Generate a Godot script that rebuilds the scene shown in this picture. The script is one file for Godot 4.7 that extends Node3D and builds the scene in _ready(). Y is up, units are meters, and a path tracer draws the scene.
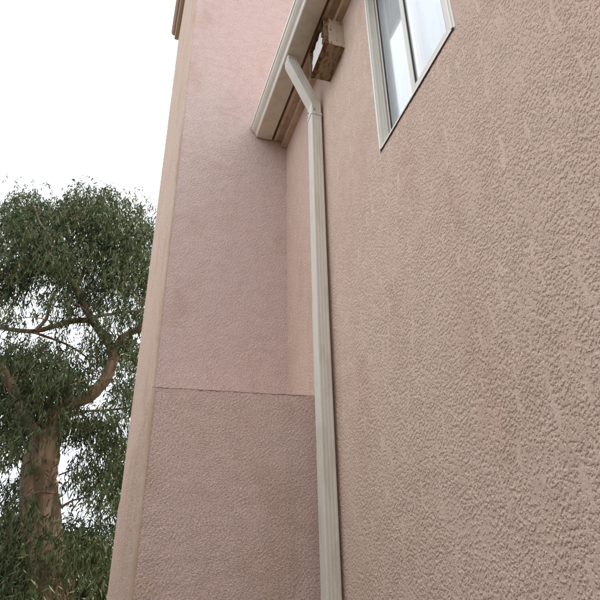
extends Node3D
# World: the stucco wall stands in the plane x = 0 (house at x > 0), the yard at x < 0, y up, the view runs towards -z.
# Points are often written as (w, n, h): w metres along the wall away from the camera, n metres out from the wall, h height.

const EYE := Vector3(-1.1, 1.55, 0.0)
const AX := Vector3(0.9549, -0.0133, 0.2966)
const AY := Vector3(-0.1386, 0.8636, 0.4848)
const AZ := Vector3(-0.2625, -0.5040, 0.8228)
const FOCAL := 635.76
var rng := RandomNumberGenerator.new()
var taken := {}
var M := {}
var house: Node3D

func P(w: float, n: float, h: float) -> Vector3: return Vector3(-n, h, -w)

func px(x: float, y: float, w: float) -> Vector3:   # where the ray of a photo pixel meets the plane at distance w along the yard
	var d := AX * ((x - 300.0) / FOCAL) - AY * ((y - 300.0) / FOCAL) - AZ
	return EYE + d * (w / -d.z)

func numbered(called: String) -> String:
	var k: int = taken.get(called, 0)
	taken[called] = k + 1
	return called if k == 0 else "%s_%03d" % [called, k]

func thing(called: String, label: String, category: String, at := Vector3.ZERO, group := "") -> Node3D:
	var o := Node3D.new()
	o.name = numbered(called)
	add_child(o)
	o.position = at
	o.set_meta("label", label)
	o.set_meta("category", category)
	if group: o.set_meta("group", group)
	return o

func put(called: String, mesh: Mesh, m: Material, parent: Node3D) -> MeshInstance3D:
	var o := MeshInstance3D.new()
	o.name = called
	o.mesh = mesh
	o.material_override = m
	o.cast_shadow = GeometryInstance3D.SHADOW_CASTING_SETTING_ON
	parent.add_child(o, true)
	if parent != self: o.position = -world_of(parent)      # shapes are written in world places
	return o

func world_of(n: Node) -> Vector3:
	var v := Vector3.ZERO
	while n != self and n is Node3D:
		v += (n as Node3D).position
		n = n.get_parent()
	return v

# ---------------------------------------------------------------- shapes
func st() -> SurfaceTool:
	var s := SurfaceTool.new()
	s.begin(Mesh.PRIMITIVE_TRIANGLES)
	return s

func quad(s: SurfaceTool, a: Vector3, b: Vector3, c: Vector3, d: Vector3, out: Vector3) -> void:
	# a b c d round the face; out says which side is outside
	var n := (b - a).cross(c - a)
	if n.length_squared() < 1e-16: n = (c - a).cross(d - a)
	if n.dot(out) > 0.0:      # clockwise seen from outside
		var t := b; b = d; d = t
	for v in [a, b, c, a, c, d]: s.add_vertex(v)

func box(s: SurfaceTool, lo: Vector3, hi: Vector3, bev := 0.0) -> void:
	var a := Vector3(minf(lo.x, hi.x), minf(lo.y, hi.y), minf(lo.z, hi.z))
	var z := Vector3(maxf(lo.x, hi.x), maxf(lo.y, hi.y), maxf(lo.z, hi.z))
	var c := (a + z) / 2.0
	var e := (z - a) / 2.0
	for ax in 3:
		for sg in [-1.0, 1.0]:
			var u := (ax + 1) % 3
			var v := (ax + 2) % 3
			var n := Vector3.ZERO
			n[ax] = sg
			var f: Array[Vector3] = []
			for k in [[-1, -1], [1, -1], [1, 1], [-1, 1]]:
				var p := Vector3.ZERO
				p[ax] = sg * e[ax]
				p[u] = k[0] * (e[u] - bev)
				p[v] = k[1] * (e[v] - bev)
				f.append(c + p)
			quad(s, f[0], f[1], f[2], f[3], n)
			if bev > 0.0:
				for sv in [-1.0, 1.0]:      # bevel strips between this face and the faces across u
					var q: Array[Vector3] = []
					for k in [-1.0, 1.0]:
						var p1 := Vector3.ZERO
						p1[ax] = sg * e[ax]; p1[u] = sv * (e[u] - bev); p1[v] = k * (e[v] - bev)
						var p2 := Vector3.ZERO
						p2[ax] = sg * (e[ax] - bev); p2[u] = sv * e[u]; p2[v] = k * (e[v] - bev)
						q.append(c + p1); q.append(c + p2)
					var o2 := Vector3.ZERO
					o2[ax] = sg; o2[u] = sv
					quad(s, q[0], q[1], q[3], q[2], o2)
	if bev > 0.0:
		for sx in [-1.0, 1.0]:
			for sy in [-1.0, 1.0]:
				for sz in [-1.0, 1.0]:
					var p := c + Vector3(sx * e.x, sy * (e.y - bev), sz * (e.z - bev))
					var q := c + Vector3(sx * (e.x - bev), sy * e.y, sz * (e.z - bev))
					var r := c + Vector3(sx * (e.x - bev), sy * (e.y - bev), sz * e.z)
					var o := Vector3(sx, sy, sz)
					if (q - p).cross(r - p).dot(o) > 0.0: for v in [p, r, q]: s.add_vertex(v)
					else: for v in [p, q, r]: s.add_vertex(v)

func done(s: SurfaceTool) -> ArrayMesh:
	s.generate_normals()
	return s.commit()

func box_mesh(lo: Vector3, hi: Vector3, bev := 0.0) -> ArrayMesh:
	var s := st()
	s.set_smooth_group(-1)
	box(s, lo, hi, bev)
	return done(s)

func sweep(rings: Array, closed := true, caps := true, smooth := false) -> ArrayMesh:
	# rings: arrays of Vector3 of the same length, joined one to the next
	var s := st()
	s.set_smooth_group(0 if smooth else -1)
	var m: int = rings[0].size()
	for i in rings.size() - 1:
		var mid := Vector3.ZERO
		for p in rings[i]: mid += p
		mid /= m
		for j in (m if closed else m - 1):
			var k := (j + 1) % m
			var a: Vector3 = rings[i][j]
			var b: Vector3 = rings[i][k]
			quad(s, a, b, rings[i + 1][k], rings[i + 1][j], (a + b) / 2.0 - mid)
	if caps and closed:
		for e in [0, rings.size() - 1]:
			var mid := Vector3.ZERO
			for p in rings[e]: mid += p
			mid /= m
			var o: Vector3 = rings[e][0] - rings[1 if e == 0 else e - 1][0]
			s.set_smooth_group(-1)
			for j in m: quad(s, mid, rings[e][j], rings[e][(j + 1) % m], mid, o)
	return done(s)

func tube(points: Array, radii: Array, sides: int, wob := 0.0, s: SurfaceTool = null) -> void:
	var rings := []
	var ref := Vector3(0.3, 0.1, 1.0).normalized()
	for i in points.size():
		var d: Vector3 = (points[mini(i + 1, points.size() - 1)] - points[maxi(i - 1, 0)]).normalized()
		var u := d.cross(ref).normalized()
		if u.length() < 0.5: u = d.cross(Vector3.RIGHT).normalized()
		var v := d.cross(u)
		var ring := []
		for k in sides:
			var a := TAU * k / sides
			var r: float = radii[i] * (1.0 + wob * rng.randf_range(-1, 1))
			ring.append(points[i] + (u * cos(a) + v * sin(a)) * r)
		rings.append(ring)
	for i in rings.size() - 1:
		for j in sides:
			var k := (j + 1) % sides
			quad(s, rings[i][j], rings[i][k], rings[i + 1][k], rings[i + 1][j], (rings[i][j] + rings[i][k]) / 2.0 - points[i])

func smooth_path(pts: Array, rs: Array, sub: int) -> Array:
	var op := []
	var orr := []
	for i in pts.size() - 1:
		var p0: Vector3 = pts[maxi(i - 1, 0)]
		var p3: Vector3 = pts[mini(i + 2, pts.size() - 1)]
		for k in sub:
			var t := float(k) / sub
			op.append((pts[i] as Vector3).cubic_interpolate(pts[i + 1], p0, p3, t))
			orr.append(lerpf(rs[i], rs[i + 1], t))
	op.append(pts[-1]); orr.append(rs[-1])
	return [op, orr]

# ---------------------------------------------------------------- computed surfaces
func noise_bytes(seed_: int, freq: float, w: int, h: int, oct := 3, to := Vector2i(2048, 2048), kind := FastNoiseLite.TYPE_SIMPLEX_SMOOTH) -> PackedByteArray:
	var f := FastNoiseLite.new()
	f.noise_type = kind
	f.seed = seed_
	f.frequency = freq
	f.fractal_octaves = oct
	if kind == FastNoiseLite.TYPE_CELLULAR: f.cellular_return_type = FastNoiseLite.RETURN_DISTANCE
	var im := f.get_seamless_image(w, h, false, false, 0.15)
	im.convert(Image.FORMAT_L8)
	if im.get_size() != to: im.resize(to.x, to.y, Image.INTERPOLATE_CUBIC)
	return im.get_data()

const RES := 2048
const TILE := 3.0
func stucco_height(seed_: int, wormy: bool) -> PackedByteArray:
	var lump := noise_bytes(seed_, 0.16 if wormy else 0.15, 1200 if wormy else RES, RES if wormy else 1900, 2)
	var fine := noise_bytes(seed_ + 1, 0.33, 1700 if wormy else RES, RES, 2)
	var blob := noise_bytes(seed_ + 6, 0.098, RES, RES, 1, Vector2i(RES, RES), FastNoiseLite.TYPE_CELLULAR) if not wormy else lump
	var patch := noise_bytes(seed_ + 2, 0.011, 1024, RES if wormy else 700, 3)
	var streak := noise_bytes(seed_ + 3, 0.030, RES, 420, 2) if not wormy else noise_bytes(seed_ + 3, 0.030, 420, RES, 2)
	var grain := noise_bytes(seed_ + 4, 0.42, RES, RES, 1)
	var out := PackedByteArray()
	out.resize(RES * RES)
	for i in RES * RES:
		var p := patch[i] / 255.0 - 0.5
		var s := smoothstep(0.72 if not wormy else 0.78, 0.79 if not wormy else 0.86, streak[i] / 255.0)
		var k := lump[i] / 255.0
		if not wormy: k = 0.5 * k + 0.5 * (1.0 - blob[i] / 255.0) - 0.06
		var l := k + 0.40 * p + 0.34 * (fine[i] / 255.0 - 0.5)
		var top := smoothstep(0.45, 0.56, l)
		top = top * (1.0 - 0.75 * s) + 0.62 * s
		out[i] = clampi(int(255.0 * (0.55 * top + 0.24 * fine[i] / 255.0 * (1.0 - 0.6 * s) + 0.16 * grain[i] / 255.0 + 0.10 * p)), 0, 255)
	return out

func stucco_colour(seed_: int, smear_seed: int, upright: bool, base: Color, stain: Color, pale: Color, amount: float) -> ImageTexture:
	var n := 2048 if upright else 1024
	var to := Vector2i(n, n)
	var big := noise_bytes(seed_, 0.0045, 1024, 1024, 4, to)
	var drip := noise_bytes(seed_ + 1, 0.010, 1024, 190, 3, to)
	var mid := noise_bytes(seed_ + 2, 0.03, 1024, 1024, 3, to)
	var grain := noise_bytes(seed_ + 3, 0.33, n, n, 2, to)
	var smear := noise_bytes(smear_seed, 0.030, RES, 420, 2, to) if upright else noise_bytes(smear_seed, 0.030, 420, RES, 2, to)
	var d := PackedByteArray()
	d.resize(n * n * 3)
	for i in n * n:
		var st_ := clampf(smoothstep(0.48, 0.80, big[i] / 255.0 * 0.55 + drip[i] / 255.0 * 0.45) + 0.35 * smoothstep(0.60, 0.85, mid[i] / 255.0), 0.0, 1.0) * amount
		var pl := smoothstep(0.56, 0.85, 1.0 - (drip[i] / 255.0 * 0.5 + mid[i] / 255.0 * 0.5)) * amount
		var c := base.lerp(stain, st_).lerp(pale, maxf(pl * 0.7, (0.5 if upright else 0.0) * smoothstep(0.72, 0.79, smear[i] / 255.0)))
		var g := 1.0 + 0.42 * (grain[i] / 255.0 - 0.5) + 0.07 * (mid[i] / 255.0 - 0.5)
		d[3 * i] = clampi(int(255 * c.r * g), 0, 255)
		d[3 * i + 1] = clampi(int(255 * c.g * g), 0, 255)
		d[3 * i + 2] = clampi(int(255 * c.b * g), 0, 255)
	return ImageTexture.create_from_image(Image.create_from_data(n, n, false, Image.FORMAT_RGB8, d))

func height_texture(b: PackedByteArray) -> ImageTexture:
	return ImageTexture.create_from_image(Image.create_from_data(RES, RES, false, Image.FORMAT_L8, b))

func stucco_material(colour: Texture2D, height: Texture2D, relief: float) -> StandardMaterial3D:
	var m := StandardMaterial3D.new()
	m.albedo_texture = colour
	m.roughness = 0.95
	m.metallic_specular = 0.2
	m.heightmap_enabled = true
	m.heightmap_texture = height
	m.heightmap_scale = relief
	return m

func sample(b: PackedByteArray, u: float, v: float) -> float:
	var x := fposmod(u / TILE, 1.0) * RES
	var y := fposmod(v / TILE, 1.0) * RES
	var xi := int(x)
	var yi := int(y)
	var fx := x - xi
	var fy := y - yi
	xi = xi % RES; yi = yi % RES
	var x1 := (xi + 1) % RES
	var y1 := (yi + 1) % RES
	return (lerpf(lerpf(b[yi * RES + xi], b[yi * RES + x1], fx), lerpf(b[y1 * RES + xi], b[y1 * RES + x1], fx), fy)) / 255.0

# A stucco skin: a plan line (places and outward normals with their running length u) pushed up through the heights ys,
# each point moved out by the plaster's relief. Cells inside the hole are left out.
func skin(plan: Array, ys: Array, relief: PackedByteArray, depth: float, hole := Rect2(), tilt := 0.0, shift := Vector2.ZERO, fade := false) -> ArrayMesh:
	var nu := plan.size()
	var nv := ys.size()
	var pos := PackedVector3Array()
	var nor := PackedVector3Array()
	var uv := PackedVector2Array()
	pos.resize(nu * nv); nor.resize(nu * nv); uv.resize(nu * nv)
	var y0: float = ys[0]
	var y9: float = ys[-1]
	for j in nv:
		for i in nu:
			var p: Vector2 = plan[i][0]
			var n: Vector2 = plan[i][1]
			var u: float = plan[i][2] + shift.x
			var y: float = ys[j]
			var cell := maxf(absf(plan[mini(i + 1, nu - 1)][2] - plan[maxi(i - 1, 0)][2]), absf(ys[mini(j + 1, nv - 1)] - ys[maxi(j - 1, 0)])) / 2.0
			var hh := depth * (clampf((0.0090 - cell) / 0.0045, 0.0, 1.0) if fade else 1.0) * (sample(relief, u, shift.y - y) - 0.5)
			if tilt != 0.0: y += tilt * (p.x + 0.9) * (y - y0) / (y9 - y0)
			pos[j * nu + i] = Vector3(p.x + n.x * hh, y, p.y + n.y * hh)
			uv[j * nu + i] = Vector2(u / TILE, (shift.y - y) / TILE)
	for j in nv:
		for i in nu:
			var a := pos[j * nu + mini(i + 1, nu - 1)] - pos[j * nu + maxi(i - 1, 0)]
			var b := pos[mini(j + 1, nv - 1) * nu + i] - pos[maxi(j - 1, 0) * nu + i]
			var c := a.cross(b).normalized()
			var n: Vector2 = plan[i][1]
			nor[j * nu + i] = c if c.dot(Vector3(n.x, 0, n.y)) > 0 else -c
	var ind := PackedInt32Array()
	var q: Vector3 = (pos[1] - pos[0]).cross(pos[nu] - pos[0])
	var flip: bool = q.dot(Vector3(plan[0][1].x, 0, plan[0][1].y)) > 0
	for j in nv - 1:
		for i in nu - 1:
			if hole.has_area() and hole.has_point(Vector2((plan[i][2] + plan[i + 1][2]) / 2.0, (ys[j] + ys[j + 1]) / 2.0)): continue
			var a := j * nu + i
			var b := a + 1
			var c := a + nu
			var d := c + 1
			if flip: ind.append_array([a, c, b, b, c, d])
			else: ind.append_array([a, b, c, b, d, c])
	var arr := []
	arr.resize(Mesh.ARRAY_MAX)
	arr[Mesh.ARRAY_VERTEX] = pos
	arr[Mesh.ARRAY_NORMAL] = nor
	arr[Mesh.ARRAY_TEX_UV] = uv
	arr[Mesh.ARRAY_INDEX] = ind
	var m := ArrayMesh.new()
	m.add_surface_from_arrays(Mesh.PRIMITIVE_TRIANGLES, arr)
	return m

func steps(stops: Array) -> Array:      # [from, to, step, to, step ...]
	var o := [stops[0]]
	var at: float = stops[0]
	var k := 1
	while k < stops.size():
		var to: float = stops[k]
		var n := maxi(1, int(round((to - at) / stops[k + 1])))
		for i in n: o.append(lerpf(at, to, float(i + 1) / n))
		at = to
		k += 2
	return o

func plan_round(corners: Array, spacing: Array, r: float) -> Array:
	# a plan line (n, w pairs) with its inner corners rounded; spacing per leg; outward is to the yard or the camera
	var o := []
	var u := 0.0
	var last := Vector2.INF
	for i in corners.size() - 1:
		var a := Vector2(-corners[i][0], -corners[i][1])
		var b := Vector2(-corners[i + 1][0], -corners[i + 1][1])
		var d := (b - a).normalized()
		var out := Vector2(d.y, -d.x)
		if i > 0: a += d * r
		if i < corners.size() - 2: b -= d * r
		var n := maxi(1, int(a.distance_to(b) / spacing[i]))
		for k in n + 1:
			var p := a.lerp(b, float(k) / n)
			if last != Vector2.INF: u += last.distance_to(p)
			o.append([p, out, u]); last = p
		if i < corners.size() - 2:
			var c := Vector2(-corners[i + 2][0], -corners[i + 2][1])
			var d2 := ((c - Vector2(-corners[i + 1][0], -corners[i + 1][1])) as Vector2).normalized()
			var out2 := Vector2(d2.y, -d2.x)
			var cen := b - out * r
			for k in range(1, 7):
				var nn := out.slerp(out2, k / 7.0)
				var p := cen + nn * r
				u += last.distance_to(p)
				o.append([p, nn, u]); last = p
	return o

func plain(c: Color, rough := 0.8, spec := 0.4) -> StandardMaterial3D:
	var m := StandardMaterial3D.new()
	m.albedo_color = c
	m.roughness = rough
	m.metallic_specular = spec
	return m

func speckled(base: Color, other: Color, seed_: int, scale_: float, lo: float, hi: float, rough := 0.7, stretch := 1.0) -> StandardMaterial3D:
	var n := 512
	var a := noise_bytes(seed_, 0.012, n, n, 5, Vector2i(n, n))
	var g := noise_bytes(seed_ + 9, 0.25, n, n, 2, Vector2i(n, n))
	var d := PackedByteArray()
	d.resize(n * n * 3)
	for i in n * n:
		var t := smoothstep(lo, hi, a[i] / 255.0 + 0.12 * (g[i] / 255.0 - 0.5))
		var c := base.lerp(other, t)
		var k := 1.0 + 0.10 * (g[i] / 255.0 - 0.5)
		d[3 * i] = clampi(int(255 * c.r * k), 0, 255); d[3 * i + 1] = clampi(int(255 * c.g * k), 0, 255); d[3 * i + 2] = clampi(int(255 * c.b * k), 0, 255)
	var m := StandardMaterial3D.new()
	m.albedo_texture = ImageTexture.create_from_image(Image.create_from_data(n, n, false, Image.FORMAT_RGB8, d))
	m.uv1_triplanar = true
	m.uv1_world_triplanar = true
	m.uv1_scale = Vector3(scale_, scale_ / stretch, scale_)
	m.roughness = rough
	m.metallic_specular = 0.4
	return m

# ---------------------------------------------------------------- the scene
func _ready() -> void:
	rng.seed = 20240611
	var cam := Camera3D.new()
	cam.name = "camera"
	cam.transform = Transform3D(Basis(AX, AY, AZ).orthonormalized(), EYE)
	cam.fov = rad_to_deg(2.0 * atan(300.0 / FOCAL))
	cam.near = 0.05
	cam.far = 400.0
	add_child(cam)
	cam.current = true

	var sky_m := ProceduralSkyMaterial.new()
	sky_m.sky_top_color = Color(0.93, 0.95, 0.98)
	sky_m.sky_horizon_color = Color(0.76, 0.84, 0.97)
	sky_m.sky_curve = 0.10
	sky_m.ground_bottom_color = Color(0.30, 0.27, 0.23)
	sky_m.ground_horizon_color = Color(0.45, 0.42, 0.38)
	sky_m.sun_angle_max = 12.0
	var sky := Sky.new()
	sky.sky_material = sky_m
	var env := Environment.new()
	env.background_mode = Environment.BG_SKY
	env.sky = sky
	env.background_energy_multiplier = 1.0
	env.tonemap_mode = Environment.TONE_MAPPER_LINEAR
	env.tonemap_exposure = 2.5
	env.sdfgi_enabled = true
	env.ssao_enabled = true
	env.ssil_enabled = true
	var we := WorldEnvironment.new()
	we.environment = env
	add_child(we)
	var sun := DirectionalLight3D.new()
	sun.name = "sun"
	sun.light_color = Color(1.0, 0.95, 0.86)
	sun.light_energy = 1.2
	sun.light_angular_distance = 0.5
	sun.shadow_enabled = true
	add_child(sun)
	sun.look_at_from_position(Vector3.ZERO, -Vector3(0.46, 0.76, -0.46), Vector3.UP)

	materials()
	ground()
	build_house()
	build_chimney()
	build_eave()
	build_window()
	build_gutter()
	build_downspout()
	build_metal_box()
	build_trees()
	neighbours()

func materials() -> void:
	var hw := stucco_height(11, false)
	var hc := stucco_height(57, true)
	M.hw = hw
	M.hc = hc
	var tw := height_texture(hw)
	var tc := height_texture(hc)
	M.wall = stucco_material(stucco_colour(5, 14, true, Color8(201, 177, 161), Color8(190, 163, 145), Color8(211, 190, 174), 0.42), tw, 0.24)
	M.chim = stucco_material(stucco_colour(33, 60, false, Color8(198, 176, 167), Color8(185, 160, 147), Color8(204, 188, 183), 0.45), tc, 0.18)
	M.base = stucco_material(stucco_colour(38, 60, false, Color8(197, 174, 163), Color8(182, 156, 140), Color8(203, 185, 177), 0.55), tc, 0.18)
	M.side = stucco_material(stucco_colour(44, 60, false, Color8(195, 171, 154), Color8(182, 155, 136), Color8(202, 183, 170), 0.6), tc, 0.18)
	M.bead = speckled(Color8(192, 170, 152), Color8(174, 147, 118), 61, 0.5, 0.40, 0.75, 0.9, 3.0)
	M.trim = speckled(Color8(202, 182, 164), Color8(188, 164, 144), 71, 0.9, 0.45, 0.75, 0.9)
	M.gutter = speckled(Color8(220, 214, 201), Color8(211, 203, 188), 81, 1.3, 0.50, 0.80, 0.5)
	M.spout = speckled(Color8(206, 201, 189), Color8(197, 191, 177), 84, 1.6, 0.52, 0.80, 0.5, 4.0)
	M.rust = speckled(Color8(168, 163, 150), Color8(132, 92, 58), 91, 1.6, 0.55, 0.66, 0.75)
	M.edge_rust = rust_plate(201, Color8(182, 170, 150), Color8(158, 112, 72), Color8(118, 78, 50), -0.05)
	M.rust_bottom = rust_plate(207, Color8(148, 132, 108), Color8(136, 100, 66), Color8(104, 74, 50), 0.10)
	M.cream = plain(Color8(186, 180, 166), 0.7)
	M.rusty = speckled(Color8(128, 108, 84), Color8(92, 64, 42), 93, 2.2, 0.36, 0.68, 0.85)
	M.alu = plain(Color8(226, 224, 216), 0.4)
	M.alu2 = plain(Color8(214, 209, 197), 0.45)
	M.seal = plain(Color8(96, 86, 74), 0.8)
	M.gasket = plain(Color8(58, 60, 64), 0.7)
	M.white = plain(Color8(206, 202, 194), 0.7)
	M.curtain = speckled(Color8(198, 204, 206), Color8(192, 198, 201), 97, 2.0, 0.4, 0.7, 0.95)
	var gl := StandardMaterial3D.new()
	gl.albedo_color = Color(0.92, 0.96, 0.97, 0.10)
	gl.transparency = BaseMaterial3D.TRANSPARENCY_ALPHA
	gl.roughness = 0.02
	gl.metallic_specular = 0.5
	M.glass = gl
	M.shingle = speckled(Color8(98, 92, 86), Color8(80, 76, 72), 105, 0.8, 0.4, 0.7, 0.9)
	M.tile = speckled(Color8(160, 106, 84), Color8(136, 86, 68), 101, 0.8, 0.4, 0.7, 0.85)
	M.dirt = speckled(Color8(90, 84, 70), Color8(70, 68, 52), 111, 0.35, 0.4, 0.7, 0.95)
	M.bark = speckled(Color8(152, 128, 106), Color8(104, 84, 68), 121, 0.8, 0.42, 0.62, 0.9, 5.0)
	M.board = speckled(Color8(104, 82, 62), Color8(78, 60, 46), 141, 0.9, 0.4, 0.7, 0.9, 6.0)
	M.tan = speckled(Color8(150, 132, 112), Color8(136, 118, 98), 151, 0.3, 0.4, 0.7, 0.95)
	M.bark.heightmap_enabled = true
	M.bark.heightmap_texture = M.bark.albedo_texture
	M.bark.heightmap_scale = 3.0
	M.plaster = speckled(Color8(196, 184, 166), Color8(182, 168, 150), 131, 0.3, 0.4, 0.7, 0.95)
	var lf := StandardMaterial3D.new()
	lf.vertex_color_use_as_albedo = true
	lf.roughness = 0.6
	lf.metallic_specular = 0.2
	lf.cull_mode = BaseMaterial3D.CULL_DISABLED
	lf.backlight_enabled = true
	lf.backlight = Color(0.20, 0.24, 0.12)
	M.leaf = lf

func ground() -> void:
	var o := put("ground", box_mesh(Vector3(-250, -0.3, -250), Vector3(250, 0.0, 250)), M.dirt, self)
	o.set_meta("kind", "structure")

func build_house() -> void:
	house = thing("stucco_house", "pinkish beige stucco house wall with window, eave and big stepped chimney stack", "house", Vector3(0, 0, -2))
	var plan := []
	for w in steps([-3.0, 0.6, 0.06, 1.376, 0.0030, 2.094, 0.0034, 2.6, 0.0046, 3.80, 0.0062]): plan.append([Vector2(0, -w), Vector2(-1, 0), w])
	var ys := steps([0.0, 1.4, 0.06, 3.1, 0.0034, 3.753, 0.0042, 4.979, 0.0062, 5.36, 0.01])
	put("wall", skin(plan, ys, M.hw, 0.0031, Rect2(1.376, 3.753, 0.718, 1.226), 0.0, Vector2.ZERO, true), M.wall, house)
	var s := st()
	s.set_smooth_group(-1)
	box(s, Vector3(0.012, 0, 3.0), Vector3(0.17, 5.7, -1.365))
	box(s, Vector3(0.012, 0, -2.105), Vector3(0.17, 5.7, -8.0))
	box(s, Vector3(0.012, 0, -1.365), Vector3(0.17, 3.745, -2.105))
	box(s, Vector3(0.012, 4.99, -1.365), Vector3(0.17, 5.7, -2.105))
	put("wall_core", done(s), M.trim, house)
	s = st()      # the other walls, the upper floor and the ceiling close the room behind the window
	s.set_smooth_group(-1)
	box(s, Vector3(0.175, 0, 2.99), Vector3(7.0, 5.6, 2.83))
	box(s, Vector3(0.175, 0, -7.99), Vector3(7.0, 5.6, -7.83))
	box(s, Vector3(7.0, 0, 2.99), Vector3(7.16, 5.6, -7.99))
	box(s, Vector3(0.175, 2.75, 2.82), Vector3(6.99, 2.9, -7.82))
	box(s, Vector3(0.175, 5.4, 2.82), Vector3(6.99, 5.55, -7.82))
	put("rear_walls", done(s), M.plaster, house)
	# clay tile roof: barrels running down the slope
	var rings := []
	for k in 4:
		var t := k / 3.0
		var ring := []
		for i in 221:
			var w := -3.3 + 11.6 * i / 220.0
			ring.append(P(w, lerpf(0.20, -3.7, t), eave_h(w) + 0.20 + t * 1.45 + 0.045 * absf(sin(w * PI / 0.21))))
		rings.append(ring)
	var m := sweep(rings, false, false, true)
	put("roof", m, M.tile, house)
	rings = []
	for k in 2:
		var t := 1.0 - k
		var ring := []
		for i in 2:
			var w := -3.3 + 11.6 * i
			ring.append(P(w, lerpf(-7.5, -3.7, t), 5.35 + 0.20 + t * 1.45))
		rings.append(ring)
	put("rear_roof", sweep(rings, false, false), M.tile, house)

func eave_h(w: float) -> float:      # the eave runs a little out of level
	return 5.285 + 0.055 * (clampf(w, -3.5, 8.5) - 3.75)

func eave_bar(n0: float, n1: float, d0: float, d1: float, w0: float, w1: float) -> ArrayMesh:
	var rings := []
	for w in [w0, w1]:
		var h := eave_h(w)
		rings.append([P(w, n0, h + d0), P(w, n1, h + d0), P(w, n1, h + d1), P(w, n0, h + d1)])
	return sweep(rings)

func build_eave() -> void:
	put("eave_moulding", eave_bar(-0.004, 0.045, 0.0, 0.062, -3.0, 3.746), M.trim, house)
	put("soffit", eave_bar(0.001, 0.108, 0.0625, 0.08, -3.0, 3.745), M.trim, house)
	put("fascia_board", eave_bar(0.088, 0.112, 0.050, 0.24, -3.0, 3.744), M.trim, house)

func build_chimney() -> void:
	var c := Node3D.new()
	c.name = "chimney"
	house.add_child(c)
	c.set_meta("label", "tall stepped stucco chimney stack with rounded corners and a wider base")
	var r := 0.014
	for part in [["upper_shaft", 3.753, 0.872, 6.7, steps([2.70, 5.2, 0.008, 7.2, 0.011, 10.3, 0.03]), 0.0030, 0.0, Vector2(0.3, 0.2), 0.0075], ["lower_shaft", 3.15, 0.905, 5.95, steps([0.0, 1.5, 0.05, 2.83, 0.006]), 0.0036, 0.05, Vector2(2.1, 1.7), 0.006]]:
		var near := []
		var side := []
		for e in plan_round([[-0.085, part[1]], [part[2], part[1]], [part[2], part[3]], [-0.02, part[3]]], [part[8], 0.02, 0.08], r):
			if e[1].y > 0.6: near.append(e)
			else:
				if side.is_empty(): side.append(near[-1])
				side.append(e)
		put(part[0], skin(near, part[4], M.hc, part[5], Rect2(), part[6], part[7]), M.base if part[6] > 0.0 else M.chim, c)
		put(part[0], skin(side, part[4], M.hc, part[5], Rect2(), part[6], part[7]), M.side, c)
		# stained corner bead
		var beads := []
		for y in steps([part[4][0], part[4][-1] - 0.004, 0.04]):
			var g := 0.0025 + 0.0018 * rng.randf()
			var cx: float = -part[2] + r
			var cz: float = -part[1] - r
			var ring := []
			for k in 6:
				var a := -0.25 + (PI / 2 + 0.5) * k / 5.0
				ring.append(Vector3(cx - sin(a) * (r + g), y, cz + cos(a) * (r + g)))
			ring.append(Vector3(cx, y, cz))
			beads.append(ring)
		put("corner_bead", sweep(beads), M.bead, c)
	# the ledge on top of the wide base
	var rings := []
	for k in 2:
		var ring := []
		for i in 20:
			var n := lerpf(-0.02, 0.904, i / 19.0)
			ring.append(P(3.15 if k == 0 else 5.949, n, 2.83 + 0.05 * (0.9 - n)))
		rings.append(ring)
	put("shoulder", sweep(rings, false, false), M.chim, c)
	# rough plaster lip along the ledge
	var lip := []
	for i in 75:
		var n := lerpf(0.06, 0.895, i / 74.0)
		var g := 0.001 + 0.0035 * pow(rng.randf(), 2.0)
		var at := P(3.150 - 0.001, n, 2.83 + 0.05 * (0.9 - n) - 0.003 + 0.004 * rng.randf())
		var ring := []
		for k in 6: ring.append(at + Vector3(0, cos(TAU * k / 6.0), sin(TAU * k / 6.0)) * g * rng.randf_range(0.75, 1.2))
		lip.append(ring)
	put("ledge_lip", sweep(lip), M.chim, c)
	# stepped cap courses
	put("cap_course", box_mesh(P(3.69, -0.02, 10.06), P(6.76, 0.935, 10.20), 0.012), M.side, c)
	put("cap_course", box_mesh(P(3.63, -0.02, 10.203), P(6.82, 0.99, 10.65), 0.03), M.side, c)

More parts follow.
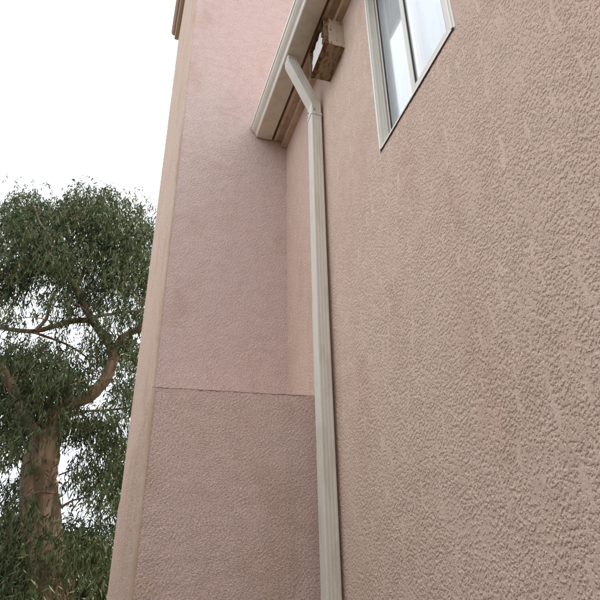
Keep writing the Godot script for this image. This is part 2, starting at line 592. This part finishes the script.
func build_window() -> void:
	var win := Node3D.new()
	win.name = "window"
	house.add_child(win)
	win.set_meta("label", "sliding window with pale metal frame and white curtain behind the glass")
	var w0 := 1.375; var w1 := 2.095; var h0 := 3.752; var h1 := 4.98
	# outer frame: four bars
	var s := st()
	s.set_smooth_group(-1)
	box(s, P(w1 - 0.011, 0.010, h0), P(w1, -0.09, h1), 0.0012)
	box(s, P(w0, 0.010, h0), P(w0 + 0.011, -0.09, h1), 0.0012)
	box(s, P(w0 + 0.0122, 0.006, h0), P(w1 - 0.0122, -0.09, h0 + 0.012), 0.0012)
	box(s, P(w0 + 0.0122, 0.010, h1 - 0.012), P(w1 - 0.0122, -0.09, h1), 0.0012)
	# nailing flange just proud of the plaster
	box(s, P(w1 + 0.0002, 0.004, h0 - 0.006), P(w1 + 0.012, -0.01, h1 + 0.006))
	box(s, P(w0 - 0.012, 0.004, h0 - 0.006), P(w0 - 0.0002, -0.01, h1 + 0.006))
	put("frame", done(s), M.alu, win)
	s = st()
	s.set_smooth_group(-1)
	box(s, P(w0 - 0.004, 0.0065, h0 - 0.0045), P(w1 + 0.004, -0.012, h0 - 0.0005))
	put("sealant_joint", done(s), M.seal, win)
	# track ribs in the far jamb
	put("jamb_track", box_mesh(P(w1 - 0.019, 0.002, h0 + 0.013), P(w1 - 0.0115, -0.010, h1 - 0.013), 0.001), M.alu2, win)
	put("jamb_track", box_mesh(P(w1 - 0.022, -0.030, h0 + 0.013), P(w1 - 0.0115, -0.040, h1 - 0.013), 0.001), M.alu2, win)
	# inner sash, far half
	var mid := 1.725
	put("sash", sash(mid - 0.02, w1 - 0.0125, h0 + 0.013, h1 - 0.013, -0.046, 0.022, 0.022), M.alu2, win)
	put("glazing_bead", sash(mid + 0.0022, w1 - 0.0347, h0 + 0.0352, h1 - 0.0352, -0.0475, 0.004, 0.008), M.gasket, win)
	put("pane", box_mesh(P(mid + 0.003, -0.054, h0 + 0.036), P(w1 - 0.0355, -0.0575, h1 - 0.036)), M.glass, win)
	# outer sash, near half
	put("sash", sash(w0 + 0.0124, mid + 0.018, h0 + 0.0125, h1 - 0.013, 0.003, 0.034, 0.024), M.alu2, win)
	put("glazing_bead", sash(w0 + 0.0466, mid - 0.0162, h0 + 0.0467, h1 - 0.0472, 0.0005, 0.004, 0.008), M.gasket, win)
	put("pane", box_mesh(P(w0 + 0.047, -0.006, h0 + 0.0475), P(mid - 0.017, -0.0095, h1 - 0.048)), M.glass, win)
	# curtain
	var rings := []
	for k in 2:
		var ring := []
		for i in 141:
			var w := lerpf(w0 + 0.013, w1 - 0.013, i / 140.0)
			ring.append(P(w, -0.083 - 0.004 * sin(w * 41.0) - 0.003 * sin(w * 17.0 + 1.0), h0 + 0.014 if k == 0 else h1 - 0.014))
		rings.append(ring)
	put("curtain", sweep(rings, false, false, true), M.curtain, win)

func sash(w0: float, w1: float, h0: float, h1: float, n: float, wide: float, deep: float) -> ArrayMesh:
	var s := st()
	s.set_smooth_group(-1)
	var b := minf(0.0015, wide * 0.2)
	box(s, P(w0, n, h0), P(w0 + wide, n - deep, h1), b)
	box(s, P(w1 - wide, n, h0), P(w1, n - deep, h1), b)
	box(s, P(w0 + wide + 0.0002, n - 0.0004, h0), P(w1 - wide - 0.0002, n - deep, h0 + wide), b)
	box(s, P(w0 + wide + 0.0002, n - 0.0004, h1 - wide), P(w1 - wide - 0.0002, n - deep, h1), b)
	return done(s)

const GUTTER := [[0.130, 0.118], [0.130, 0.004], [0.134, 0.0], [0.256, 0.0], [0.262, 0.006], [0.266, 0.026], [0.271, 0.034], [0.284, 0.046], [0.297, 0.062], [0.303, 0.076], [0.304, 0.082], [0.309, 0.083], [0.3095, 0.112], [0.305, 0.116], [0.292, 0.116]]
func build_gutter() -> void:
	var g := thing("rain_gutter", "beige metal rain gutter running along the eave and ending against the chimney", "gutter", P(3.7, 0.2, 5.3))
	var rings := []
	for w in [-3.0, 0.0, 3.738]:
		var ring := []
		for p in GUTTER: ring.append(P(w, p[0], eave_h(w) + 0.048 + p[1]))
		for i in range(GUTTER.size() - 1, -1, -1):
			var p: Array = GUTTER[i]
			var a: Array = GUTTER[maxi(i - 1, 0)]
			var b: Array = GUTTER[mini(i + 1, GUTTER.size() - 1)]
			var d := Vector2(b[0] - a[0], b[1] - a[1]).normalized() * 0.0022
			ring.append(P(w, p[0] - d.y, eave_h(w) + 0.048 + p[1] + d.x))
		rings.append(ring)
	put("trough", strips(rings), M.gutter, g)
	# end cap with a small rolled rim
	var s := st()
	s.set_smooth_group(-1)
	var h := eave_h(3.74) + 0.048
	var cen := P(3.7392, 0.21, h + 0.07)
	for k in GUTTER.size():
		var a: Array = GUTTER[k]
		var b: Array = GUTTER[(k + 1) % GUTTER.size()]
		var ca := Vector2(a[0] - 0.21, a[1] - 0.07) * 1.02
		var cb := Vector2(b[0] - 0.21, b[1] - 0.07) * 1.02
		for wz in [3.7385, 3.7415]:
			quad(s, P(wz, 0.21, h + 0.07), P(wz, 0.21 + ca.x, h + 0.07 + ca.y), P(wz, 0.21 + cb.x, h + 0.07 + cb.y), P(wz, 0.21, h + 0.07), Vector3(0, 0, 1 if wz < 3.74 else -1))
		var oa := P(0, ca.x + cb.x, ca.y + cb.y)
		quad(s, P(3.7285, 0.21 + ca.x, h + 0.07 + ca.y), P(3.7285, 0.21 + cb.x, h + 0.07 + cb.y), P(3.7415, 0.21 + cb.x, h + 0.07 + cb.y), P(3.7415, 0.21 + ca.x, h + 0.07 + ca.y), oa)
	put("end_cap", done(s), M.gutter, g)
	for w in [3.3, 2.65, 2.0, 1.35, 0.7, 0.05]:
		put("hanger", box_mesh(P(w, 0.128, eave_h(w) + 0.155), P(w + 0.022, 0.300, eave_h(w) + 0.159)), M.gutter, g)

func strips(rings: Array) -> ArrayMesh:      # a closed ring swept without caps, outward by ring order
	var s := st()
	s.set_smooth_group(-1)
	var m: int = rings[0].size()
	for i in rings.size() - 1:
		for j in m:
			var k := (j + 1) % m
			for v in [rings[i][j], rings[i][k], rings[i + 1][k], rings[i][j], rings[i + 1][k], rings[i + 1][j]]: s.add_vertex(v)
	return done(s)

func spout_ring(at: Vector3, out: Vector3, along: Vector3, grow := 0.0, flute := true) -> Array:
	# a fluted rectangular section: out = away from the wall, along = along the wall
	var a := 0.036 + grow
	var b := 0.043 + grow
	var r := 0.006
	var pts := []
	var legs := [[Vector2(a, -b), Vector2(a, b)], [Vector2(a, b), Vector2(-a, b)], [Vector2(-a, b), Vector2(-a, -b)], [Vector2(-a, -b), Vector2(a, -b)]]
	for l in legs:
		var d: Vector2 = (l[1] - l[0]).normalized()
		var n := Vector2(d.y, -d.x)
		var len_: float = l[0].distance_to(l[1])
		pts.append(l[0] + d * r)
		if flute:
			var k := 3
			for i in k:
				var c := len_ * (i + 1.0) / (k + 1.0)
				pts.append(l[0] + d * (c - 0.0042))
				pts.append(l[0] + d * (c - 0.0022) - n * 0.0010)
				pts.append(l[0] + d * (c + 0.0022) - n * 0.0010)
				pts.append(l[0] + d * (c + 0.0042))
		pts.append(l[1] - d * r)
		pts.append(l[1] - d * r * 0.3 - n * r * 0.3)
	var o := []
	for p in pts: o.append(at + out * p.x + along * p.y)
	return o

func build_downspout() -> void:
	var d := thing("downspout", "beige fluted metal downspout running down the stucco wall from the gutter", "downspout", P(2.9, 0.05, 0.0))
	var out := Vector3(-1, 0, 0)
	var along := Vector3(0, 0, -1)
	var w := 2.900
	var n := 0.051
	# outlet and slanting elbow
	var top_n := 0.212
	var eh := eave_h(w) + 0.048
	put("outlet", sweep([spout_ring(P(w, top_n, eh + 0.01), out, along, 0.001, false), spout_ring(P(w, top_n, eh - 0.03), out, along, 0.001, false)]), M.spout, d)
	var slant := (P(w, n, 4.86) - P(w, top_n, eh - 0.06)).normalized()
	var so := along.cross(slant).normalized()
	if so.dot(out) < 0: so = -so
	var mo := (out + so).normalized()
	put("elbow", sweep([spout_ring(P(w, top_n, eh - 0.018), out, along, -0.001), spout_ring(P(w, top_n, eh - 0.05), mo * 1.03, along, -0.001), spout_ring(P(w, n, 4.865), mo * 1.03, along, -0.001), spout_ring(P(w, n, 4.73), out, along, -0.001)], true, false), M.spout, d)
	put("collar", sweep([spout_ring(P(w, n, 4.775), out, along, 0.003, false), spout_ring(P(w, n, 4.755), out, along, 0.003, false)]), M.spout, d)
	put("pipe", sweep([spout_ring(P(w, n, 4.76), out, along), spout_ring(P(w + 0.002, n + 0.004, 3.2), out, along), spout_ring(P(w, n, 1.9), out, along), spout_ring(P(w, n, 0.25), out, along)], true, false), M.spout, d)
	for q in [P(w + 0.02, n + 0.037, 4.82), P(w - 0.0445, n + 0.015, 4.80)]:
		var sc := SphereMesh.new()
		sc.radius = 0.004; sc.height = 0.008; sc.radial_segments = 8; sc.rings = 4
		put("screw", sc, M.gasket, d).position += q
	for h in [1.35]:
		put("strap", box_mesh(P(w - 0.09, -0.002, h), P(w + 0.09, 0.006, h + 0.03), 0.001), M.spout, d)
	put("shoe", sweep([spout_ring(P(w, n, 0.27), out, along, 0.0015), spout_ring(P(w, n, 0.2), mo, along, 0.0015), spout_ring(P(w, n + 0.2, 0.08), mo, along, 0.0015)], true, false), M.spout, d)

func plate(at: Vector3, u: Vector3, v: Vector3, thick: Vector3) -> ArrayMesh:      # a thin sheet with its own texture space
	var s := st()
	s.set_smooth_group(-1)
	var c := [[0, 0], [1, 0], [1, 1], [0, 1]]
	for k in 2:
		var n := u.cross(v).normalized()
		var out := -thick if k == 0 else thick
		var ids := [0, 1, 2, 0, 2, 3] if n.dot(out) < 0.0 else [0, 2, 1, 0, 3, 2]
		for i in ids:
			s.set_uv(Vector2(c[i][0], 1 - c[i][1]))
			s.add_vertex(at + u * c[i][0] + v * c[i][1] + thick * k)
	for i in 4:
		var a: Vector3 = at + u * c[i][0] + v * c[i][1]
		var b: Vector3 = at + u * c[(i + 1) % 4][0] + v * c[(i + 1) % 4][1]
		s.set_uv(Vector2(0, 0))
		quad(s, a, b, b + thick, a + thick, (a + b) / 2.0 - (at + (u + v) / 2.0))
	return done(s)

func rust_plate(seed_: int, paint: Color, rust: Color, dark: Color, bias: float) -> StandardMaterial3D:
	# painted steel, rusted from its edges and lower corners inwards
	var n := 256
	var a := noise_bytes(seed_, 0.013, n, n, 5, Vector2i(n, n))
	var g := noise_bytes(seed_ + 1, 0.12, n, n, 3, Vector2i(n, n))
	var d := PackedByteArray()
	d.resize(n * n * 3)
	for i in n * n:
		var x := (i % n) / float(n)
		var y := (i / n) / float(n)
		var e := minf(minf(x, 1.0 - x), minf(y * 1.6, 1.0 - y))
		var t := smoothstep(0.70, 0.80, a[i] / 255.0 + 0.30 * exp(-e * 16.0) + bias + 0.12 * (g[i] / 255.0 - 0.5))
		var c := paint.lerp(rust.lerp(dark, g[i] / 255.0), t) * (1.0 + 0.12 * (g[i] / 255.0 - 0.5))
		d[3 * i] = clampi(int(255 * c.r), 0, 255); d[3 * i + 1] = clampi(int(255 * c.g), 0, 255); d[3 * i + 2] = clampi(int(255 * c.b), 0, 255)
	var m := StandardMaterial3D.new()
	m.albedo_texture = ImageTexture.create_from_image(Image.create_from_data(n, n, false, Image.FORMAT_RGB8, d))
	m.roughness = 0.75
	return m

func build_metal_box() -> void:
	var b := thing("metal_box", "rusted grey metal box with torn white cover mounted on the wall under the gutter", "metal box", P(2.58, 0.0, 4.93))
	var w0 := 2.44; var w1 := 2.72; var h0 := 4.935; var h1 := 5.185
	var t := 0.003
	var s := st()
	s.set_smooth_group(-1)
	box(s, P(w0, -0.004, h0), P(w0 + t, 0.112, h1), 0.0008)
	box(s, P(w1 - t, -0.004, h0), P(w1, 0.112, h1), 0.0008)
	box(s, P(w0 + t, -0.004, h1 - t), P(w1 - t, 0.1118, h1 - 0.0003), 0.0008)
	put("shell", done(s), M.cream, b)
	put("near_plate", plate(P(w0 - 0.0012, -0.003, h0), Vector3(-0.111, 0, 0), Vector3(0, h1 - h0, 0), Vector3(0, 0, -0.001)), M.edge_rust, b)
	put("bottom_plate", plate(P(w0 + 0.0005, -0.003, h0 - 0.0008), Vector3(-0.111, 0, 0), Vector3(0, 0, -(w1 - w0) + 0.001), Vector3(0, t, 0)), M.rust_bottom, b)
	put("back_plate", box_mesh(P(w0 + t, 0.085, h0 + t), P(w1 - t, 0.088, h1 - t)), M.rusty, b)
	s = st()
	s.set_smooth_group(-1)
	var a := 0.0035
	box(s, P(w0 - a, 0.1085, h0 - a), P(w0 - 0.0005, 0.138, h1 + a), 0.0008)
	box(s, P(w1 + 0.0005, 0.1085, h0 - a), P(w1 + a, 0.138, h1 + a), 0.0008)
	box(s, P(w0, 0.1085, h0 - a), P(w1, 0.1378, h0 - 0.0005), 0.0008)
	box(s, P(w0, 0.1085, h1 + 0.0005), P(w1, 0.1378, h1 + a), 0.0008)
	put("cover_rim", done(s), M.rusty, b)
	# what is left of the cover: a torn sheet
	var edge := PackedVector2Array()
	for p in [[0.075, 0.03], [0.10, 0.022], [0.13, 0.045], [0.17, 0.02], [0.215, 0.03], [0.262, 0.012], [0.268, 0.05], [0.255, 0.09], [0.262, 0.12], [0.238, 0.15], [0.232, 0.20], [0.20, 0.185], [0.17, 0.212], [0.135, 0.190], [0.10, 0.215], [0.068, 0.19], [0.082, 0.15], [0.055, 0.12], [0.072, 0.08], [0.058, 0.05]]:
		edge.append(Vector2(p[0] + w0, p[1] + h0))
	s = st()
	s.set_smooth_group(-1)
	var tri := Geometry2D.triangulate_polygon(edge)
	for sd in [0.1245, 0.1262]:
		for k in range(0, tri.size(), 3):
			quad(s, P(edge[tri[k]].x, sd, edge[tri[k]].y), P(edge[tri[k + 1]].x, sd, edge[tri[k + 1]].y), P(edge[tri[k + 2]].x, sd, edge[tri[k + 2]].y), P(edge[tri[k]].x, sd, edge[tri[k]].y), Vector3(-1 if sd > 0.125 else 1, 0, 0))
	for k in edge.size():
		var e0 := edge[k]
		var e1 := edge[(k + 1) % edge.size()]
		quad(s, P(e0.x, 0.1245, e0.y), P(e1.x, 0.1245, e1.y), P(e1.x, 0.1262, e1.y), P(e0.x, 0.1262, e0.y), Vector3(0, e0.y - 5.06, -(e0.x - 2.58)))
	put("torn_cover", done(s), M.white, b)

# ---------------------------------------------------------------- trees
func leaf_spray(pos: PackedVector3Array, nor: PackedVector3Array, col: PackedColorArray, at: Vector3, n: int, spread: float, tone: Color, size: float, droop: float) -> void:
	var d := Vector3(rng.randf_range(-1, 1), rng.randf_range(-0.25, 0.6), rng.randf_range(-1, 1)).normalized()
	var p := at
	for k in n:
		d = (d + Vector3(rng.randf_range(-0.3, 0.3), -0.22 * droop, rng.randf_range(-0.3, 0.3))).normalized()
		p += d * spread
		var ld := (d * 0.5 + Vector3(rng.randf_range(-0.8, 0.8), rng.randf_range(-1.1, 0.25) * droop - 0.15, rng.randf_range(-0.8, 0.8))).normalized()
		var len_ := size * rng.randf_range(0.6, 1.15)
		var sd := ld.cross(Vector3(rng.randf_range(-1, 1), rng.randf_range(-1, 1), rng.randf_range(-1, 1))).normalized()
		var wd := len_ * rng.randf_range(0.075, 0.115)
		var nn := ld.cross(sd)
		var m := p + ld * len_ * 0.42
		var tip := p + ld * len_ + Vector3(0, -0.06 * len_, 0) + sd * len_ * 0.08
		var c := tone * rng.randf_range(0.6, 1.45)
		if rng.randf() < 0.05: c = Color(0.17, 0.12, 0.055)
		c.a = 1.0
		var fold := nn * wd * 0.35
		for v in [p, m + sd * wd + fold, tip, p, tip, m - sd * wd + fold]:
			pos.append(v); nor.append(nn); col.append(c)

func leaf_mesh(pos: PackedVector3Array, nor: PackedVector3Array, col: PackedColorArray) -> ArrayMesh:
	var arr := []
	arr.resize(Mesh.ARRAY_MAX)
	arr[Mesh.ARRAY_VERTEX] = pos
	arr[Mesh.ARRAY_NORMAL] = nor
	arr[Mesh.ARRAY_COLOR] = col
	var m := ArrayMesh.new()
	m.add_surface_from_arrays(Mesh.PRIMITIVE_TRIANGLES, arr)
	return m

func limb(s: SurfaceTool, pts: Array, w: float, r0: float, r1: float, dw := 0.0, sides := 9) -> void:
	var a := []
	var r := []
	for i in pts.size():
		var t := float(i) / (pts.size() - 1)
		a.append(px(pts[i][0], pts[i][1], w + dw * t))
		r.append(lerpf(r0, r1, t))
	var sp := smooth_path(a, r, 5)
	tube(sp[0], sp[1], sides, 0.06, s)

func build_trees() -> void:
	var w := 11.0
	var foot := px(49, 600, w)
	foot.y = 0.0
	var t := thing("eucalyptus_tree", "tall eucalyptus tree with thick brown trunk and drooping narrow leaves beyond the chimney", "tree", foot)
	var s := st()
	s.set_smooth_group(0)
	var tr: Array = [foot + Vector3(0.1, -0.1, 0)]
	for p in [[50, 610], [45, 560], [41, 520], [39, 480], [43, 450], [50, 425]]: tr.append(px(p[0], p[1], w))
	var sp := smooth_path(tr, [0.42, 0.34, 0.31, 0.29, 0.28, 0.27, 0.22], 6)
	tube(sp[0], sp[1], 16, 0.07, s)
	put("trunk", done(s), M.bark, t)
	for l in [
		[[[48, 432], [57, 411], [72, 403], [88, 397], [99, 387], [107, 376], [113, 360], [114, 350]], 0.17, 0.13, -0.5],
		[[[114, 351], [106, 339], [97, 327], [88, 313], [82, 300], [77, 288], [67, 277], [60, 268], [54, 255], [50, 238], [40, 222], [34, 205]], 0.12, 0.012, -0.6],
		[[[114, 352], [121, 339], [131, 333], [141, 328], [160, 318], [190, 300]], 0.10, 0.05, -0.5],
		[[[93, 320], [73, 321], [55, 326], [35, 331], [15, 330], [0, 327], [-40, 315], [-80, 290]], 0.075, 0.04, 0.4],
		[[[35, 331], [46, 319], [50, 305], [55, 292], [62, 285], [70, 270]], 0.05, 0.02, 0.2],
		[[[88, 318], [105, 315], [125, 312], [143, 310], [170, 300]], 0.05, 0.025, 0.6],
		[[[33, 332], [50, 338], [68, 345], [85, 356], [92, 366]], 0.035, 0.02, 0.8],
		[[[110, 370], [98, 362], [97, 350], [103, 342]], 0.035, 0.018, 0.5],
		[[[42, 450], [30, 425], [18, 400], [8, 380], [-10, 350], [-50, 310], [-70, 260]], 0.16, 0.05, -1.0],
		[[[40, 470], [55, 440], [66, 420], [80, 412], [110, 410], [150, 405]], 0.06, 0.025, 1.2],
		[[[42, 520], [60, 508], [74, 500], [90, 497]], 0.04, 0.015, 0.4],
		[[[77, 288], [84, 270], [86, 250], [98, 228]], 0.05, 0.02, 0.6],
		[[[60, 268], [45, 250], [30, 235], [10, 225]], 0.045, 0.02, 0.4],
		[[[141, 328], [143, 300], [150, 270], [165, 240]], 0.05, 0.02, 0.8]]:
		s = st()
		s.set_smooth_group(0)
		limb(s, l[0], w, l[1] * 0.74, l[2] * 0.72, l[3])
		put("limb", done(s), M.bark, t)
	for k in 60:
		s = st()
		s.set_smooth_group(0)
		var a := px(rng.randf_range(0, 150), rng.randf_range(215, 560), w + rng.randf_range(-0.8, 0.8))
		var dd := Vector3(rng.randf_range(-0.7, 0.7), rng.randf_range(-0.3, 0.6), rng.randf_range(-0.4, 0.4))
		var tp := smooth_path([a, a + dd * 0.5, a + dd + Vector3(0, -0.15, 0)], [0.014, 0.010, 0.005], 3)
		tube(tp[0], tp[1], 5, 0.05, s)
		put("twig", done(s), M.bark, t)
	# foliage clumps: pixel place, pixel radii, sprays
	var pos := PackedVector3Array(); var nor := PackedVector3Array(); var col := PackedColorArray()
	# linear reflectance of mature leaves, about 0.1
	var tone := Color(0.078, 0.098, 0.046)
	for c in [
		[22, 211, 30, 20, 260], [55, 217, 30, 14, 230], [90, 205, 28, 18, 270], [112, 216, 24, 16, 190], [70, 235, 45, 26, 520], [15, 240, 34, 24, 330], [110, 240, 30, 22, 300],
		[30, 268, 34, 16, 330], [85, 268, 34, 18, 300], [125, 265, 20, 22, 230], [10, 285, 18, 12, 110], [140, 225, 16, 26, 140], [150, 250, 12, 24, 120], [148, 290, 16, 28, 160], [108, 290, 22, 14, 160], [135, 315, 12, 16, 60],
		[10, 310, 12, 14, 50], [60, 296, 14, 8, 40], [95, 340, 16, 10, 36], [125, 352, 14, 16, 90], [140, 350, 10, 22, 60],
		[40, 314, 28, 13, 70], [78, 303, 20, 10, 60], [110, 322, 16, 14, 60], [60, 346, 30, 8, 60], [104, 362, 16, 10, 40], [136, 378, 12, 20, 80], [128, 402, 12, 16, 70], [118, 388, 10, 8, 24], [25, 362, 36, 17, 300], [60, 372, 26, 14, 190], [10, 390, 26, 20, 250], [40, 398, 28, 18, 240], [22, 422, 22, 20, 230], [75, 385, 16, 14, 80], [60, 425, 16, 12, 110], [85, 425, 12, 12, 50],
		[92, 426, 18, 10, 55], [112, 435, 14, 22, 120], [118, 470, 12, 24, 130], [98, 472, 12, 12, 55], [70, 478, 8, 10, 20], [15, 455, 12, 14, 50], [22, 492, 14, 14, 60], [6, 512, 12, 12, 40], [112, 500, 10, 16, 60], [90, 486, 8, 8, 16],
		[60, 540, 14, 14, 90], [38, 470, 12, 16, 40], [30, 520, 16, 20, 110], [48, 565, 26, 16, 150], [5, 570, 20, 24, 160], [100, 580, 22, 20, 160], [30, 590, 30, 14, 160], [70, 515, 8, 10, 26], [85, 450, 10, 10, 30], [95, 545, 16, 12, 80], [112, 545, 10, 22, 90], [20, 545, 22, 18, 130], [80, 555, 26, 16, 120],
		[-45, 210, 40, 34, 300], [-50, 280, 44, 40, 320], [-60, 370, 46, 44, 260], [-40, 450, 40, 50, 160], [190, 260, 40, 55, 240], [190, 360, 36, 50, 160]]:
		var left := int(c[4] * 1.6)
		while left > 0:      # a clump is a handful of hanging tufts
			var a := rng.randf() * TAU
			var rr := sqrt(rng.randf())
			var qx: float = c[0] + cos(a) * rr * c[2]
			var qy: float = c[1] - 4 + sin(a) * rr * c[3]
			var many := rng.randi_range(5, 12)
			left -= many
			var bare := false      # openings in the crown
			for o in [[75, 446, 13, 9], [78, 512, 19, 14], [5, 468, 9, 15], [38, 310, 15, 9], [18, 336, 17, 5], [76, 338, 12, 6], [122, 394, 8, 8], [100, 452, 8, 7]]:
				if pow((qx - o[0]) / o[2], 2) + pow((qy - o[1]) / o[3], 2) < 1.0: bare = true
			if bare: continue
			var q := px(qx, qy, w + rng.randfn(0.38, 0.8))
			for k in many:
				leaf_spray(pos, nor, col, q + Vector3(rng.randfn(0, 0.11), rng.randfn(0, 0.14), rng.randfn(0, 0.11)), rng.randi_range(6, 12), 0.036, tone, 0.125, 1.35)
	var f := put("foliage", leaf_mesh(pos, nor, col), M.leaf, t)
	f.set_meta("kind", "stuff")
	print("leaves ", pos.size() / 6)
	# lower growth behind and beside it
	for b in [[Vector3(-0.6, 0, -13.5), 2.2, 4.5, 5200, "dense dark shrub standing close behind the chimney beside the eucalyptus trunk", Color(0.045, 0.062, 0.030)], [Vector3(-2.6, 0, -12.4), 1.9, 4.0, 4600, "bushy grey green shrub growing at the foot of the eucalyptus trunk", Color(0.085, 0.105, 0.06)], [Vector3(-5.2, 0, -13.0), 2.0, 4.6, 3600, "wide dark green shrub on the far side of the eucalyptus from the chimney", Color(0.055, 0.075, 0.035)]]:
		var sh := thing("shrub", b[4], "shrub", b[0], "shrubs below the eucalyptus")
		var sp2 := PackedVector3Array(); var sn := PackedVector3Array(); var sc := PackedColorArray()
		for k in int(b[3]):
			var v := Vector3(rng.randfn(0, 1), rng.randfn(0, 1), rng.randfn(0, 1)).normalized() * pow(rng.randf(), 0.4)
			leaf_spray(sp2, sn, sc, b[0] + Vector3(v.x * b[1], b[2] * 0.52 + v.y * b[2] * 0.5, v.z * b[1]), 7, 0.05, b[5], 0.13, 0.5)
		var sf := put("foliage", leaf_mesh(sp2, sn, sc), M.leaf, sh)
		sf.set_meta("kind", "stuff")
		for k in 5:
			s = st()
			s.set_smooth_group(0)
			var top: Vector3 = b[0] + Vector3(rng.randf_range(-0.7, 0.7) * b[1], b[2] * 0.75, rng.randf_range(-0.7, 0.7) * b[1])
			var m0: Vector3 = b[0].lerp(top, 0.5) + Vector3(rng.randf_range(-0.2, 0.2), 0, rng.randf_range(-0.2, 0.2))
			var spp := smooth_path([b[0], m0, top], [0.05, 0.035, 0.012], 4)
			tube(spp[0], spp[1], 7, 0.05, s)
			put("stem", done(s), M.bark, sh)

func neighbours() -> void:
	# what stands across the narrow yard and behind the camera: a board fence and the next house
	var f := thing("board_fence", "brown wooden board fence along the far side of the narrow yard", "fence", Vector3(-2.6, 0, -2))
	var bm := box_mesh(Vector3(-0.01, 0.05, -0.069), Vector3(0.01, 1.85, 0.069), 0.003)
	for k in 130:
		var o := put("board", bm, M.board, f)
		o.position = Vector3(0, 0, 9.5 - 0.142 * k) - world_of(f) + Vector3(-2.6 + rng.randf_range(-0.003, 0.003), rng.randf_range(-0.01, 0.01), 0)
	for h in [0.4, 1.5]: put("rail", box_mesh(Vector3(-2.66, h, 9.5), Vector3(-2.612, h + 0.09, -9.0), 0.003), M.board, f)
	var nl := thing("neighbour_house", "long tan house with low roof standing across the board fence", "house", Vector3(-8, 0, 0))
	put("wall", box_mesh(Vector3(-11.0, 0, 7.0), Vector3(-5.6, 4.3, -8.0)), M.tan, nl)
	var rr := []
	for x in [-11.6, -8.3, -5.0]:
		var y := 4.2 if x != -8.3 else 5.2
		rr.append([Vector3(x, y, 7.5), Vector3(x, y, -8.5), Vector3(x, y + 0.15, -8.5), Vector3(x, y + 0.15, 7.5)])
	put("roof", sweep(rr), M.shingle, nl)
	var nb := thing("neighbour_house", "tan two storey house standing behind the narrow yard", "house", Vector3(-4, 0, 9))
	put("wall", box_mesh(Vector3(-11, 0, 8.0), Vector3(-0.6, 5.2, 16.0)), M.tan, nb)
	var rings := []
	for z in [7.5, 12.0, 16.5]:
		var y := 5.1 if z != 12.0 else 6.9
		rings.append([Vector3(-11.5, y, z), Vector3(-0.1, y, z), Vector3(-0.1, y + 0.15, z), Vector3(-11.5, y + 0.15, z)])
	put("roof", sweep(rings), M.shingle, nb)
